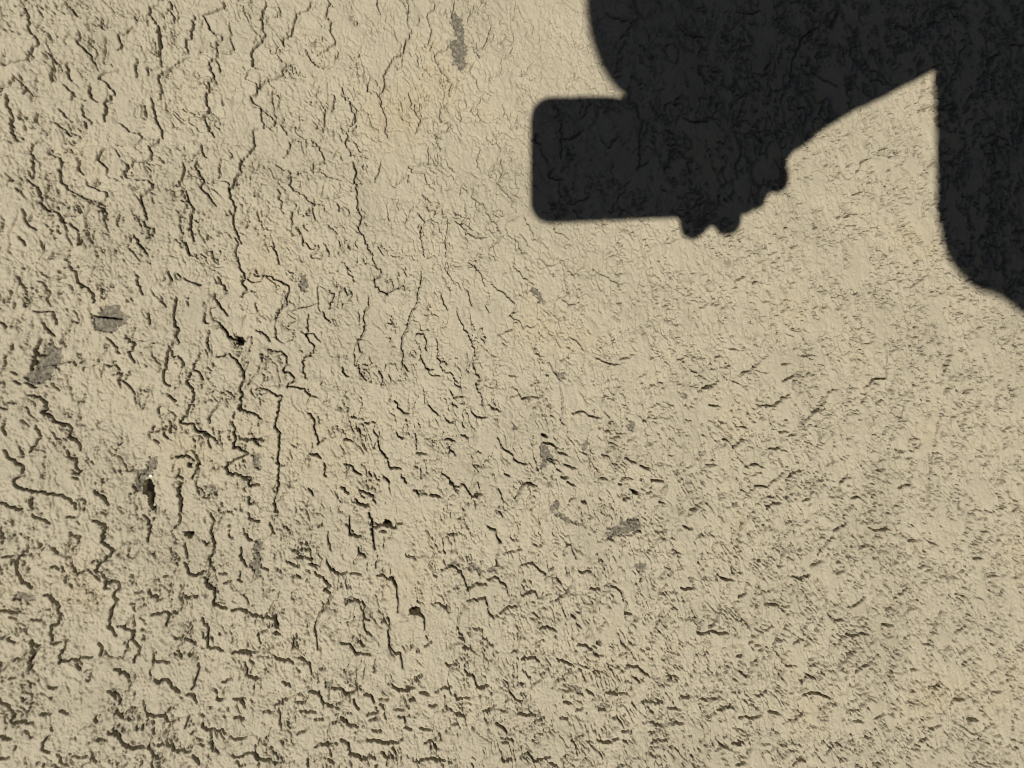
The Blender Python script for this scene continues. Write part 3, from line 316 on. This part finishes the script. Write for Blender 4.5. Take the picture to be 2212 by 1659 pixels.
CHIPS = """
T10 c: 715,75 745,65 800,140 805,260 830,300 810,360 825,410 790,460 720,410 730,350 695,280 710,250 750,245 710,150; c: 860,330 930,340 890,380; c: 900,0 940,0 960,25 920,25; s: 1085,1010 1130,1000 1110,1035; s: 50,95 90,90 85,140 55,135; s10: 1150,555; s12: 1590,1605
T00 s: 2010,270 2060,260 2050,310 2020,310; s9: 1880,315
T01 c: 655,325 700,320 770,310 800,370 840,380 820,440 785,450 740,490 650,490 610,460 595,400 640,380; c: 330,540 355,590 400,600 395,690 355,720 330,800 260,830 200,830 155,780 200,745 240,655 285,645 305,590; c: 975,1310 1020,1290 1015,1380 960,1410 930,1450 925,1520 880,1520 885,1385 950,1375
c: 1985,95 2005,180 1980,235 1930,215 1935,160; c: 1625,1280 1690,1270 1690,1370 1660,1380 1640,1330; c: 1620,1150 1690,1190 1680,1225 1630,1190; c: 1370,1470 1410,1500 1390,1545 1365,1520; c: 1720,640 1745,650 1735,760 1710,730; s14: 1590,390; c: 1280,1050 1305,1075 1290,1100 1265,1080; s16: 1870,360; c12: 1705,830; s12: 1790,410
T11 c: 1245,185 1280,210 1310,240 1325,300 1290,300 1260,250 1225,230; c: 1400,740 1460,750 1455,790 1425,805 1380,760; c: 1150,690 1175,700 1190,755 1165,740; c: 1600,1170 1625,1185 1610,1250 1575,1275 1565,1230; c: 1890,1060 1920,1090 1895,1140 1850,1130 1860,1085
c: 1300,1210 1335,1225 1390,1320 1400,1370 1350,1330 1315,1395 1290,1370 1305,1320 1285,1270; s: 1420,1385 1460,1405 1430,1440; c: 1390,1570 1425,1580 1420,1640 1380,1659 1350,1640; c: 870,1385 885,1400 860,1430; c: 915,935 940,945 920,970 900,960; c: 2170,1400 2200,1380 2212,1410 2180,1425; s14: 1060,110; s12: 1680,1105
T21 s: 255,20 320,20 310,70 280,60; s11: 765,40; c: 0,880 40,885 35,930 0,920; s12: 880,740; s15: 1040,780; c13: 1140,1500; c: 1790,1590 1815,1580 1810,1640 1785,1640; c: 330,1600 370,1590 360,1630 330,1625; c: 1080,1370 1090,1400 1070,1420; s12: 1460,1600; s14: 690,1480
T02 c: 1650,190 1710,180 1700,280 1690,360 1700,420 1650,440 1640,380 1605,350 1650,310 1640,240; c: 70,530 150,520 230,545 220,575 130,580 80,560; s: 1720,500 1755,480 1740,540 1690,560; c: 2095,1085 2170,1100 2150,1140 2110,1140; s16: 575,510
T12 c: 1380,0 1430,5 1500,50 1570,75 1560,90 1490,75 1440,45 1395,30; c: 1820,20 1850,60 1890,30 1940,40 1965,110 1890,130 1860,155 1800,160 1740,185 1715,180 1750,110 1800,90; c: 1910,340 1950,330 1990,340 1970,380 1950,400 1920,370; c: 830,325 870,330 930,390 925,415 880,400 850,360; c: 950,350 1020,350 1010,390 960,390
c: 690,340 750,310 780,345 720,365; s: 1480,345 1520,345 1515,395 1490,380; c: 20,560 60,540 90,555 60,590 25,590; c: 1510,1130 1560,1130 1565,1180 1530,1180; c: 1640,830 1700,830 1680,860 1650,870; s14: 1345,850; s10: 1105,445; s12: 810,940; s14: 880,1030
T22 c: 35,420 80,410 95,440 75,490 60,460; c: 215,405 245,400 235,450 210,440; c14: 425,440
"""
HOLES = """
T01 h: 1535,525 1560,522 1580,545 1575,570 1550,572 1538,555; h: 1220,1345 1238,1345 1240,1365 1222,1366; h: 945,1470 975,1465 990,1500 995,1545 985,1600 965,1600 960,1545 935,1535 938,1500; h: 975,1625 1005,1625 1005,1645 985,1648
T11 h: 1305,1150 1335,1158 1340,1172 1310,1170; h: 1885,1515 1910,1520 1940,1535 1930,1548 1895,1535
T02 h: 1200,132 1250,132 1250,155 1230,168 1205,152
T12 h: 285,60 315,52 328,70 322,92 290,90 278,80; h: 1005,322 1030,320 1026,345 1005,350; h: 455,630 480,618 512,628 516,648 490,662 452,655; h: 1020,178 1045,185 1040,200 1025,198
T20 h: 1420,168 1450,172 1448,196 1425,192
"""

def parse(txt):
    out = []; c = r = 0
    for line in txt.split('\n'):
        line = line.strip()
        if not line: continue
        if line[0] == 'T': c, r = int(line[1]), int(line[2]); line = line[3:].strip()
        for item in line.split(';'):
            item = item.strip()
            if not item: continue
            head, pts = item.split(':')
            q = [tuple(float(v) for v in s.split(',')) for s in pts.split()]
            out.append((head.strip(), np.array([ab(P) for P in tile(c, r, q)])))
    return out
CR, CH, HO = parse(CRACKS), parse(CHIPS), parse(HOLES)
acol = a[:, 0]
def window(p, margin):
    i0 = np.searchsorted(acol, p[:, 0].min() - margin); i1 = np.searchsorted(acol, p[:, 0].max() + margin)
    i0 = max(i0, 1); i1 = min(max(i1, i0 + 2), ni - 1)
    im = (i0 + i1) // 2
    lo, hi = p[:, 1].min() - margin, p[:, 1].max() + margin
    j0 = min(np.searchsorted(b[i0], lo), np.searchsorted(b[i1], lo)); j1 = max(np.searchsorted(b[i0], hi), np.searchsorted(b[i1], hi))
    return slice(i0, i1), slice(max(j0, 1), min(max(j1, j0 + 2), nj - 1))
LD = np.array([-SUNDIR[2], -SUNDIR[0]]); LD = LD / np.linalg.norm(LD)   # light along the wall, (a, b)
rng = np.random.RandomState(7)
part_id = np.zeros((ni, nj), np.int16)
crack_ids = []
def ragged(p, rough_amt):
    out = [p[0]]
    for q0, q1 in zip(p[:-1], p[1:]):
        L = np.linalg.norm(q1 - q0); n = max(int(L / 1.1), 1)
        nrm = np.array([-(q1 - q0)[1], (q1 - q0)[0]]) / max(L, 1e-6)
        off = np.cumsum(rng.randn(n)) * 0.30 * rough_amt; off = off - np.linspace(0, off[-1], n)
        for k in range(1, n + 1):
            j = rng.randn() * 0.34 * rough_amt if k < n else 0
            out.append(q0 + (q1 - q0) * k / n + nrm * (off[k - 1] + j))
    return np.array(out)
dh = np.zeros_like(h)
pid = 0
for head, p in CR:
    w = float(head.rstrip('s')); straight = head.endswith('s')
    pr = ragged(p, 0.25 if straight else 1.0)
    Wd = 0.20 * w
    si, sj = window(pr, 7.0)
    A_, B_ = a[si, sj], b[si, sj]
    best = np.full(A_.shape, 1e9, np.float32); ee = np.zeros(A_.shape, np.float32); tt = np.zeros(A_.shape, np.float32)
    n = len(pr) - 1
    for k in range(n):
        q0, q1 = pr[k], pr[k + 1]; dx, dy = q1 - q0; L2 = dx * dx + dy * dy + 1e-9
        t = np.clip(((A_ - q0[0]) * dx + (B_ - q0[1]) * dy) / L2, 0, 1)
        ex = A_ - (q0[0] + t * dx); ey = B_ - (q0[1] + t * dy); d2 = ex * ex + ey * ey
        mk = d2 < best
        best = np.where(mk, d2, best); ee = np.where(mk, ex * LD[0] + ey * LD[1], ee); tt = np.where(mk, (k + t) / n, tt)
    d = np.sqrt(best); s = ee / np.maximum(d, 1e-3)
    taper = 0.72 + 0.28 * np.sin(np.pi * np.clip(tt, 0.02, 0.98)) ** 0.6
    var = 1 + 0.35 * perlin(A_ / 3.1, B_ / 3.1, 171)
    Wl = Wd * taper * var
    away = sstep(-0.35, 0.35, s)
    lip = 0.75 * Wl * np.exp(-d / (1.0 + 1.0 * Wd)) * (1 - away)
    sw = (0.12 + 0.235 * Wl + 0.06 * far[si, sj]) * (1 + 0.6 * perlin(A_ / 1.3, B_ / 1.3, 172))
    off = np.maximum(d - 0.08 * away, 0)
    trench = -(1.8 + 5.6 * Wl) * (1 + 0.3 * far[si, sj]) * taper * np.exp(-(off / np.maximum(sw, 0.12 + 0.5 * cell[si, sj])) ** 2)
    cur = dh[si, sj]
    dh[si, sj] = np.where(trench < -0.2, np.minimum(cur, trench + lip), np.where(cur < -0.2, cur, np.maximum(cur, lip)))
    length = np.linalg.norm(np.diff(p, axis=0), axis=1).sum()
    pid += 1
    crack_ids.append((pid, length * w))
    part_id[si, sj] = np.where((trench < -2.2 * Wd) & (part_id[si, sj] == 0), pid, part_id[si, sj])
keep = set(i for i, l in sorted(crack_ids, key=lambda q: -q[1])[:260])
part_id[~np.isin(part_id, list(keep))] = 0
h = h + dh * lod(3.0)
CHIP0, HOLE0 = 2000, 3000
def inside(p, A_, B_):
    r = np.zeros(A_.shape, bool); n = len(p)
    for k in range(n):
        x0, y0 = p[k]; x1, y1 = p[(k + 1) % n]
        c = (y0 > B_) != (y1 > B_)
        with np.errstate(divide='ignore', invalid='ignore'):
            r ^= c & (A_ < (x1 - x0) * (B_ - y0) / (y1 - y0) + x0)
    return r
chips = []
for k, (kind, p) in enumerate(CH):
    if len(p) == 1:
        rr = float(kind[1:]) * 0.105 if len(kind) > 1 else 1.5
        th = np.linspace(0, 2 * np.pi, 9)[:-1] + rng.rand() * 2
        p = p[0] + np.stack([np.cos(th), np.sin(th)], 1) * (rr * (0.7 + 0.6 * rng.rand(8)))[:, None]
    si, sj = window(p, 3)
    A_, B_ = a[si, sj], b[si, sj]
    jit = 1.5
    q = inside(p, A_ + jit * perlin(A_ / 2.2, B_ / 2.2, 181) + 0.4 * perlin(A_ / 0.8, B_ / 0.8, 182), B_ + 0.4 * perlin(A_ / 0.8, B_ / 0.8, 183) + jit * perlin(A_ / 2.2, B_ / 2.2, 191))
    depth = 1.6 if kind[0] == 'c' else 0.35
    hh = h[si, sj]; base = np.where(hh < np.median(hh) - 3.0, hh * 1.5, np.clip(hh, np.median(hh) - 0.5, np.median(hh) + 0.3))
    h[si, sj] = np.where(q, base * 0.6 + 0.4 * np.median(hh) - depth + 0.35 * perlin(A_ / 1.3, B_ / 1.3, 201) + 0.2 * perlin(A_ / 3.3, B_ / 3.3, 211), hh)
    part_id[si, sj] = np.where(q, CHIP0 + k, part_id[si, sj]); chips.append((CHIP0 + k, kind[0]))
for k, (kind, p) in enumerate(HO):
    p = p.mean(0) + (p - p.mean(0)) * 1.3
    si, sj = window(p, 4)
    A_, B_ = a[si, sj], b[si, sj]
    q = inside(p, A_ + 0.7 * perlin(A_ / 1.4, B_ / 1.4, 221), B_ + 0.7 * perlin(A_ / 1.4, B_ / 1.4, 231))
    h[si, sj] = np.where(q, h[si, sj] - 11.0 + 0.8 * perlin(A_ / 1.2, B_ / 1.2, 241), h[si, sj])
    part_id[si, sj] = np.where(q, HOLE0 + k, part_id[si, sj])

# ------------------------------------------------------------------ the wall as objects
wall = empty('stucco_wall', (0, 0, 0))
tag(wall, 'cracked beige stucco wall with rough thrown render and grey chipped spots', 'wall', kind='thing')
V = np.stack([-B, -h / 1000.0, AZ], -1)
V[0, :, 1] = V[-1, :, 1] = 0.03; V[:, 0, 1] = V[:, -1, 1] = 0.03
idx = np.arange(ni * nj).reshape(ni, nj)
Q = np.stack([idx[:-1, :-1], idx[:-1, 1:], idx[1:, 1:], idx[1:, :-1]], -1).reshape(-1, 4)
pf = part_id.ravel()[Q]
fid = np.where((pf == pf[:, :1]).all(1), pf[:, 0], 0)
mxp = pf.max(1); fid = np.where((mxp > 0) & (mxp < CHIP0) & ((pf == mxp[:, None]).sum(1) >= 2), mxp, fid)
Vf = V.reshape(-1, 3)
CO = sstep(1.2, 3.2, cell).astype(np.float32).ravel()
def submesh(name, faces, material):
    u, inv = np.unique(faces.ravel(), return_inverse=True)
    me = quads_mesh(name, Vf[u], inv.reshape(-1, 4))
    if material is PAINT:
        me.attributes.new('coarse', 'FLOAT', 'POINT').data.foreach_set('value', CO[u])
    return link(name, me, material, wall)
order = np.argsort(fid, kind='stable'); fs = fid[order]
cuts = np.flatnonzero(np.diff(fs)) + 1
kinds = dict(chips)
for seg in np.split(order, cuts):
    f = fid[seg[0]]
    if f and len(seg) < 6:
        fid[seg] = 0
submesh('plaster_coat', Q[fid == 0], PAINT)
for seg in np.split(order, cuts):
    f = int(fid[seg[0]])
    if f == 0: continue
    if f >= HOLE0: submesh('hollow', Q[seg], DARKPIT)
    elif f >= CHIP0: submesh('chipped_patch' if kinds[f] == 'c' else 'stain_patch', Q[seg], CEMENT if kinds[f] == 'c' else STAINED)
    else: submesh('crack', Q[seg], PAINT)
def bm_link(name, bm, mt, parent, smooth=True):
    me = bpy.data.meshes.new(name); bm.to_mesh(me); bm.free()
    return link(name, me, mt, parent, smooth)
bm = bmesh.new(); bmesh.ops.create_cube(bm, size=1, matrix=Matrix.Translation((0, 0.125, W_TOP / 2 - 0.002)) @ Matrix.Diagonal((2 * W_HALF - 0.01, 0.2, W_TOP - 0.012, 1)))
bmesh.ops.bevel(bm, geom=bm.edges[:], offset=0.004, segments=1, affect='EDGES')
bm_link('block_core', bm, CORE, wall, False)
P = tile(0, 1, [(980, 1423)])[0]
bm = bmesh.new(); bmesh.ops.create_icosphere(bm, subdivisions=2, radius=0.0009, matrix=Matrix.Translation((P[0], -0.0006, P[2])))
bm_link('white_fleck', bm, mat('white_bead', (0.85, 0.85, 0.85), 0.4), wall)  # tiny plain white bead set on the wall face
bm = bmesh.new(); bmesh.ops.create_grid(bm, x_segments=8, y_segments=8, size=60)
tag(bm_link('ground', bm, GROUND, None, False), kind='structure')
# ------------------------------------------------------------------ the phone that takes the picture
def ph(r, u, n):                        # millimetres from the lens: right, up along the phone, towards its user
    return CAM + (r * R + u * U - n * F) / 1000.0
def ph_v(r, u, n): return Vector(ph(r, u, n))
GLASSBLACK = mat('black_phone_glass', (0.01, 0.01, 0.012), 0.12, 0.5)
PHONEBACK = mat('dark_grey_phone_back', (0.03, 0.03, 0.035), 0.45, 0.4)
METAL = mat('brushed_phone_frame', (0.25, 0.25, 0.26), 0.35, 0.5); METAL.node_tree.nodes['Principled BSDF'].inputs['Metallic'].default_value = 1
phone = empty('phone', ph_v(-22, -142, 5))
tag(phone, 'slab phone held upright before the wall, seen as a rounded rectangular shadow', 'phone', kind='thing')
def slab(name, r0, r1, u0, u1, n0, n1, rad, mt, bevel=1.0):
    bm = bmesh.new(); pts = []
    for cx_, cy_, a0 in ((r1 - rad, u1 - rad, 0), (r0 + rad, u1 - rad, 90), (r0 + rad, u0 + rad, 180), (r1 - rad, u0 + rad, 270)):
        for k in range(7):
            t = math.radians(a0 + 15 * k); pts.append((cx_ + rad * math.cos(t), cy_ + rad * math.sin(t)))
    lo = [bm.verts.new(ph_v(x, y, n0)) for x, y in pts]; hi = [bm.verts.new(ph_v(x, y, n1)) for x, y in pts]
    f0 = bm.faces.new(lo); f1 = bm.faces.new(hi[::-1])
    for k in range(len(pts)):
        bm.faces.new((lo[k], hi[k], hi[(k + 1) % len(pts)], lo[(k + 1) % len(pts)]))
    bmesh.ops.recalc_face_normals(bm, faces=bm.faces[:])
    if bevel:
        es = [e for f in (f0, f1) for e in f.edges]
        bmesh.ops.bevel(bm, geom=es, offset=bevel / 1000, segments=2, affect='EDGES')
    return bm_link(name, bm, mt, phone, False)
slab('frame', -65.2, 15.4, -144, 18, 2.2, 9.8, 14, METAL, 1.2)
slab('back_panel', -64, 14.2, -142.8, 16.8, 1.8, 2.15, 11, PHONEBACK, 0)
slab('screen', -64, 14.2, -142.8, 16.8, 9.85, 10.2, 11, GLASSBLACK, 0)
for u_ in (0, -19, -38):
    slab('camera_lens', -6.5, 6.5, u_ - 6.5, u_ + 6.5, 0.6, 1.75, 6.4, GLASSBLACK, 0.3)
slab('side_button', 15.3, 15.8, -55, -42, 4.5, 7.5, 1.2, METAL, 0)
slab('side_button', 15.3, 15.8, -38, -12, 4.5, 7.5, 1.2, METAL, 0)

# ------------------------------------------------------------------ the person who holds it
SKIN = noise_mat('skin', [(0.3, (0.26, 0.155, 0.11)), (0.7, (0.32, 0.195, 0.14))], 25, 0.5)
HAIR = noise_mat('dark_hair', [(0.3, (0.015, 0.012, 0.010)), (0.7, (0.035, 0.027, 0.02))], 160, 0.5, bump=((400, 0.002),))
CLOTH = noise_mat('dark_jacket_cloth', [(0.3, (0.018, 0.019, 0.024)), (0.7, (0.03, 0.031, 0.037))], 60, 0.9, bump=((300, 0.001),))
DENIM = noise_mat('dark_trouser_cloth', [(0.3, (0.02, 0.025, 0.04)), (0.7, (0.035, 0.042, 0.06))], 90, 0.9, bump=((500, 0.0008),))
LEATHER = mat('shoe_leather', (0.03, 0.025, 0.02), 0.5)
EYEW = mat('eye_white', (0.7, 0.68, 0.65), 0.25)
PX, PY = -0.045, -0.90
person = empty('person', (PX, PY, 0))
tag(person, 'person standing before the wall with one hand raised, seen only as a dark shadow', 'person', kind='thing')
def tube(bm, pts, n=14):
    """closed tapered tube through (point, radius across, radius deep); deep is measured along the first side vector"""
    rings = []
    P = [Vector(p[0]) for p in pts]
    for i, p in enumerate(pts):
        d = (P[min(i + 1, len(P) - 1)] - P[max(i - 1, 0)]).normalized()
        s = Vector((1, 0, 0)) if abs(d.x) < 0.8 else Vector((0, 0, 1))
        s = (s - d * s.dot(d)).normalized(); t = d.cross(s)
        rings.append([bm.verts.new(P[i] + s * (p[1] * math.cos(2 * math.pi * k / n)) + t * (p[2] * math.sin(2 * math.pi * k / n))) for k in range(n)])
    for q0, q1 in zip(rings[:-1], rings[1:]):
        for k in range(n): bm.faces.new((q0[k], q0[(k + 1) % n], q1[(k + 1) % n], q1[k]))
    for rg, sg in ((rings[0], -1), (rings[-1], 1)):
        i = 0 if sg < 0 else -1; j = 1 if sg < 0 else -2
        d = (P[i] - P[j]).normalized() * min(pts[i][1], pts[i][2])
        ctr = P[i]; prev = rg
        for f in (0.5, 0.85):
            c = math.sqrt(1 - f * f)
            nr = [bm.verts.new(ctr + (v.co - ctr) * c + d * f) for v in rg]
            for k in range(n): bm.faces.new((prev[k], prev[(k + 1) % n], nr[(k + 1) % n], nr[k]))
            prev = nr
        tip = bm.verts.new(ctr + d)
        for k in range(n): bm.faces.new((prev[k], prev[(k + 1) % n], tip))
def ball(bm, c, rx, ry, rz):
    bmesh.ops.create_uvsphere(bm, u_segments=20, v_segments=14, radius=1, matrix=Matrix.Translation(c) @ Matrix.Diagonal((rx, ry, rz, 1)))
def fuse(name, bm, voxel, smooth_it, mt):
    bmesh.ops.recalc_face_normals(bm, faces=bm.faces[:])
    me = bpy.data.meshes.new(name); bm.to_mesh(me); bm.free()
    tmp = bpy.data.objects.new('tmp', me); COL.objects.link(tmp)
    md = tmp.modifiers.new('r', 'REMESH'); md.mode = 'VOXEL'; md.voxel_size = voxel; md.use_smooth_shade = True
    ms = tmp.modifiers.new('s', 'SMOOTH'); ms.iterations = smooth_it; ms.factor = 0.5
    out = bpy.data.meshes.new_from_object(tmp.evaluated_get(bpy.context.evaluated_depsgraph_get()))
    bpy.data.objects.remove(tmp); bpy.data.meshes.remove(me)
    out.name = name
    return link(name, out, mt, person)
ELB = (0.130, -0.665, 1.25); WR = tuple(ph(4, -166, 25))
SHR, SHL = (PX + 0.175, PY, 1.390), (PX - 0.162, PY, 1.392)
ELL, WRL = (PX - 0.275, PY + 0.0, 1.13), (PX - 0.26, PY + 0.09, 0.90)
def lerp(p, q, t): return tuple(p[i] + (q[i] - p[i]) * t for i in range(3))
def torso(bm, e):
    tube(bm, [((PX, PY, 0.93), 0.165 + e, 0.115 + e), ((PX, PY, 1.02), 0.165 + e, 0.115 + e), ((PX, PY, 1.12), 0.152 + e, 0.108 + e), ((PX, PY, 1.25), 0.170 + e, 0.115 + e),
              ((PX, PY, 1.34), 0.180 + e, 0.100 + e), ((PX, PY, 1.375), 0.140 + e, 0.060 + e)], 24)
    tube(bm, [(lerp(SHR, (0, 0, 0), 0), 0.052 + e, 0.058 + e), ((PX, PY, 1.398), 0.05 + e, 0.06 + e), (SHL, 0.052 + e, 0.058 + e)])
def arms(bm, e, hand_end=1.0):
    for s, el, w in ((SHR, ELB, WR), (SHL, ELL, WRL)):
        tube(bm, [(s, 0.050 + e, 0.050 + e), (lerp(s, el, 0.22), 0.054 + e, 0.054 + e), (lerp(s, el, 0.45), 0.048 + e, 0.048 + e), (el, 0.040 + e, 0.040 + e), (lerp(el, w, 0.35), 0.042 + e, 0.042 + e), (lerp(el, w, hand_end), 0.028 + e * 0.6, 0.028 + e * 0.6)])
def legs(bm, e, low):
    for sx in (-1, 1):
        hx = PX + sx * 0.092
        tube(bm, [((hx, PY, 0.92), 0.085 + e, 0.095 + e), ((hx, PY, 0.75), 0.080 + e, 0.086 + e), ((hx + sx * 0.012, PY + 0.01, 0.50), 0.056 + e, 0.06 + e),
                  ((hx + sx * 0.015, PY - 0.015, 0.36), 0.056 + e, 0.06 + e), ((hx + sx * 0.018, PY - 0.01, low), 0.037 + e * 1.6, 0.04 + e * 1.6)])
bm = bmesh.new()
torso(bm, 0); arms(bm, 0); legs(bm, 0, 0.11)
HC = Vector((PX + 0.012, -0.80, 1.611))
tube(bm, [((PX, PY - 0.01, 1.38), 0.056, 0.056), ((PX, PY + 0.02, 1.46), 0.049, 0.052), ((PX, -0.845, 1.54), 0.052, 0.056)])
ball(bm, HC, 0.082, 0.096, 0.098)
tube(bm, [(HC + Vector((0, 0.035, -0.03)), 0.068, 0.052), (HC + Vector((0, 0.056, -0.085)), 0.047, 0.038), (HC + Vector((0, 0.066, -0.108)), 0.026, 0.022)])
tube(bm, [(HC + Vector((0, 0.094, 0.012)), 0.007, 0.008), (HC + Vector((0, 0.106, -0.022)), 0.012, 0.012), (HC + Vector((0, 0.104, -0.033)), 0.016, 0.010)], 10)
tube(bm, [(HC + Vector((-0.022, 0.098, -0.062)), 0.006, 0.006), (HC + Vector((0, 0.104, -0.060)), 0.009, 0.008), (HC + Vector((0.022, 0.098, -0.062)), 0.006, 0.006)], 10)
for s in (-1, 1): ball(bm, HC + Vector((s * 0.085, -0.005, -0.01)), 0.012, 0.022, 0.034)
for s in (-1, 1):                                   # feet
    fx = PX + s * 0.11
    tube(bm, [((fx, PY - 0.05, 0.05), 0.035, 0.035), ((fx + s * 0.008, PY + 0.08, 0.045), 0.042, 0.03), ((fx + s * 0.012, PY + 0.15, 0.035), 0.036, 0.02)])
def finger(bm, pts, rad):
    tube(bm, [(ph_v(*p), r_, r_) for p, r_ in zip(pts, rad)], 12)
W_ = (4, -166, 25)                                  # the right hand round the phone
tube(bm, [(ph_v(2, -168, 25), 0.029, 0.027), (ph_v(0, -152, 20), 0.030, 0.024), (ph_v(12, -128, 2), 0.026, 0.020), (ph_v(18, -108, -4), 0.018, 0.015)], 14)
tube(bm, [(ph_v(4, -164, 22), 0.024, 0.022), (ph_v(-8, -158, 6), 0.022, 0.018), (ph_v(2, -140, -8), 0.018, 0.014)], 14)
finger(bm, [(18, -98, -4), (-8, -95, -12), (-40, -92.0, -10.5), (-57, -91.5, -8), (-69, -93.8, 0), (-69, -94.5, 8)], (0.0100, 0.0102, 0.0107, 0.0112, 0.0113, 0.0110))
finger(bm, [(19, -114, -4), (-8, -116, -13), (-40, -119, -10.5), (-56, -120.0, -8), (-68, -119.3, 0), (-67, -119.0, 8)], (0.0100, 0.0102, 0.0106, 0.0111, 0.0112, 0.0108))
finger(bm, [(15, -128, -4), (-10, -133, -13), (-36, -139, -9.5), (-49, -141, -5), (-52, -141, 0)], (0.0100, 0.0100, 0.0100, 0.0098, 0.0092))
finger(bm, [(8, -140, -3), (-12, -148, -11), (-28, -156, -8), (-38, -158, -2)], (0.0095, 0.0100, 0.0108, 0.0108))
tube(bm, [(ph_v(6, -150, 22), 0.018, 0.018), (ph_v(24, -122, 18), 0.0125, 0.0125), (ph_v(14, -100, 21), 0.0105, 0.0105), (ph_v(-8, -84, 21), 0.009, 0.009)], 12)
# the left hand hanging relaxed
d0 = Vector(WRL)
tube(bm, [(d0, 0.025, 0.025), (d0 + Vector((0.0, 0.012, -0.05)), 0.018, 0.036), (d0 + Vector((0, 0.02, -0.085)), 0.014, 0.036)], 14)
for k, (dy, L) in enumerate(((0.05, 0.066), (0.030, 0.075), (0.010, 0.070), (-0.010, 0.056))):
    q = d0 + Vector((0, dy, -0.085))
    tube(bm, [(q, 0.0088, 0.0088), (q + Vector((0.004, 0.004, -L * 0.55)), 0.0085, 0.0085), (q + Vector((0.018, 0.002, -L)), 0.0075, 0.0075)], 10)
q = d0 + Vector((0.006, 0.035, -0.03))
tube(bm, [(q, 0.013, 0.013), (q + Vector((0.012, 0.028, -0.03)), 0.010, 0.010), (q + Vector((0.016, 0.034, -0.062)), 0.0085, 0.0085)], 10)
fuse('body', bm, 0.0030, 3, SKIN)
bm = bmesh.new(); torso(bm, 0.016); arms(bm, 0.012, 0.80)
ball(bm, (PX - 0.150, PY, 1.397), 0.060, 0.07, 0.064); ball(bm, (PX + 0.172, PY, 1.396), 0.066, 0.07, 0.066)
fuse('jacket', bm, 0.008, 4, CLOTH)
bm = bmesh.new(); legs(bm, 0.012, 0.10)
tube(bm, [((PX, PY, 0.86), 0.150, 0.115), ((PX, PY, 0.95), 0.176, 0.126), ((PX, PY, 1.0), 0.176, 0.126)], 24)
fuse('trousers', bm, 0.009, 3, DENIM)
for s in (-1, 1):
    fx = PX + s * 0.11; bm = bmesh.new()
    tube(bm, [((fx, PY - 0.055, 0.052), 0.042, 0.05), ((fx + s * 0.008, PY + 0.08, 0.046), 0.05, 0.044), ((fx + s * 0.012, PY + 0.165, 0.038), 0.042, 0.036)])
    tube(bm, [((fx, PY - 0.02, 0.06), 0.046, 0.05), ((fx, PY - 0.015, 0.13), 0.045, 0.05)])
    fuse('shoe', bm, 0.008, 3, LEATHER)
bm = bmesh.new()                                    # hair: full over the crown and sides, open at the face
ball(bm, HC + Vector((0, -0.016, 0.006)), 0.092, 0.092, 0.096)
ball(bm, HC + Vector((0, -0.045, -0.03)), 0.088, 0.068, 0.08)
ball(bm, HC + Vector((0, 0.035, 0.050)), 0.076, 0.055, 0.045)
rg2 = np.random.RandomState(3)
for k in range(70):
    v = rg2.randn(3); v /= np.linalg.norm(v); v[2] = abs(v[2]) - 0.25
    if v[1] > 0.35 and v[2] < 0.45: continue
    ball(bm, HC + Vector((v[0] * 0.086, -0.016 + v[1] * 0.086, 0.006 + v[2] * 0.088)), 0.014, 0.014, 0.012)
fuse('hair', bm, 0.005, 2, HAIR)
for s in (-1, 1):
    bm = bmesh.new(); ball(bm, HC + Vector((s * 0.032, 0.083, 0.0)), 0.012, 0.012, 0.010)
    eye = bm_link('eye', bm, EYEW, person)
    bm = bmesh.new(); ball(bm, HC + Vector((s * 0.031, 0.0915, -0.001)), 0.0055, 0.0045, 0.0055)
    iris = bm_link('iris', bm, HAIR, None); iris.parent = eye; iris.matrix_parent_inverse = Matrix.Identity(4)
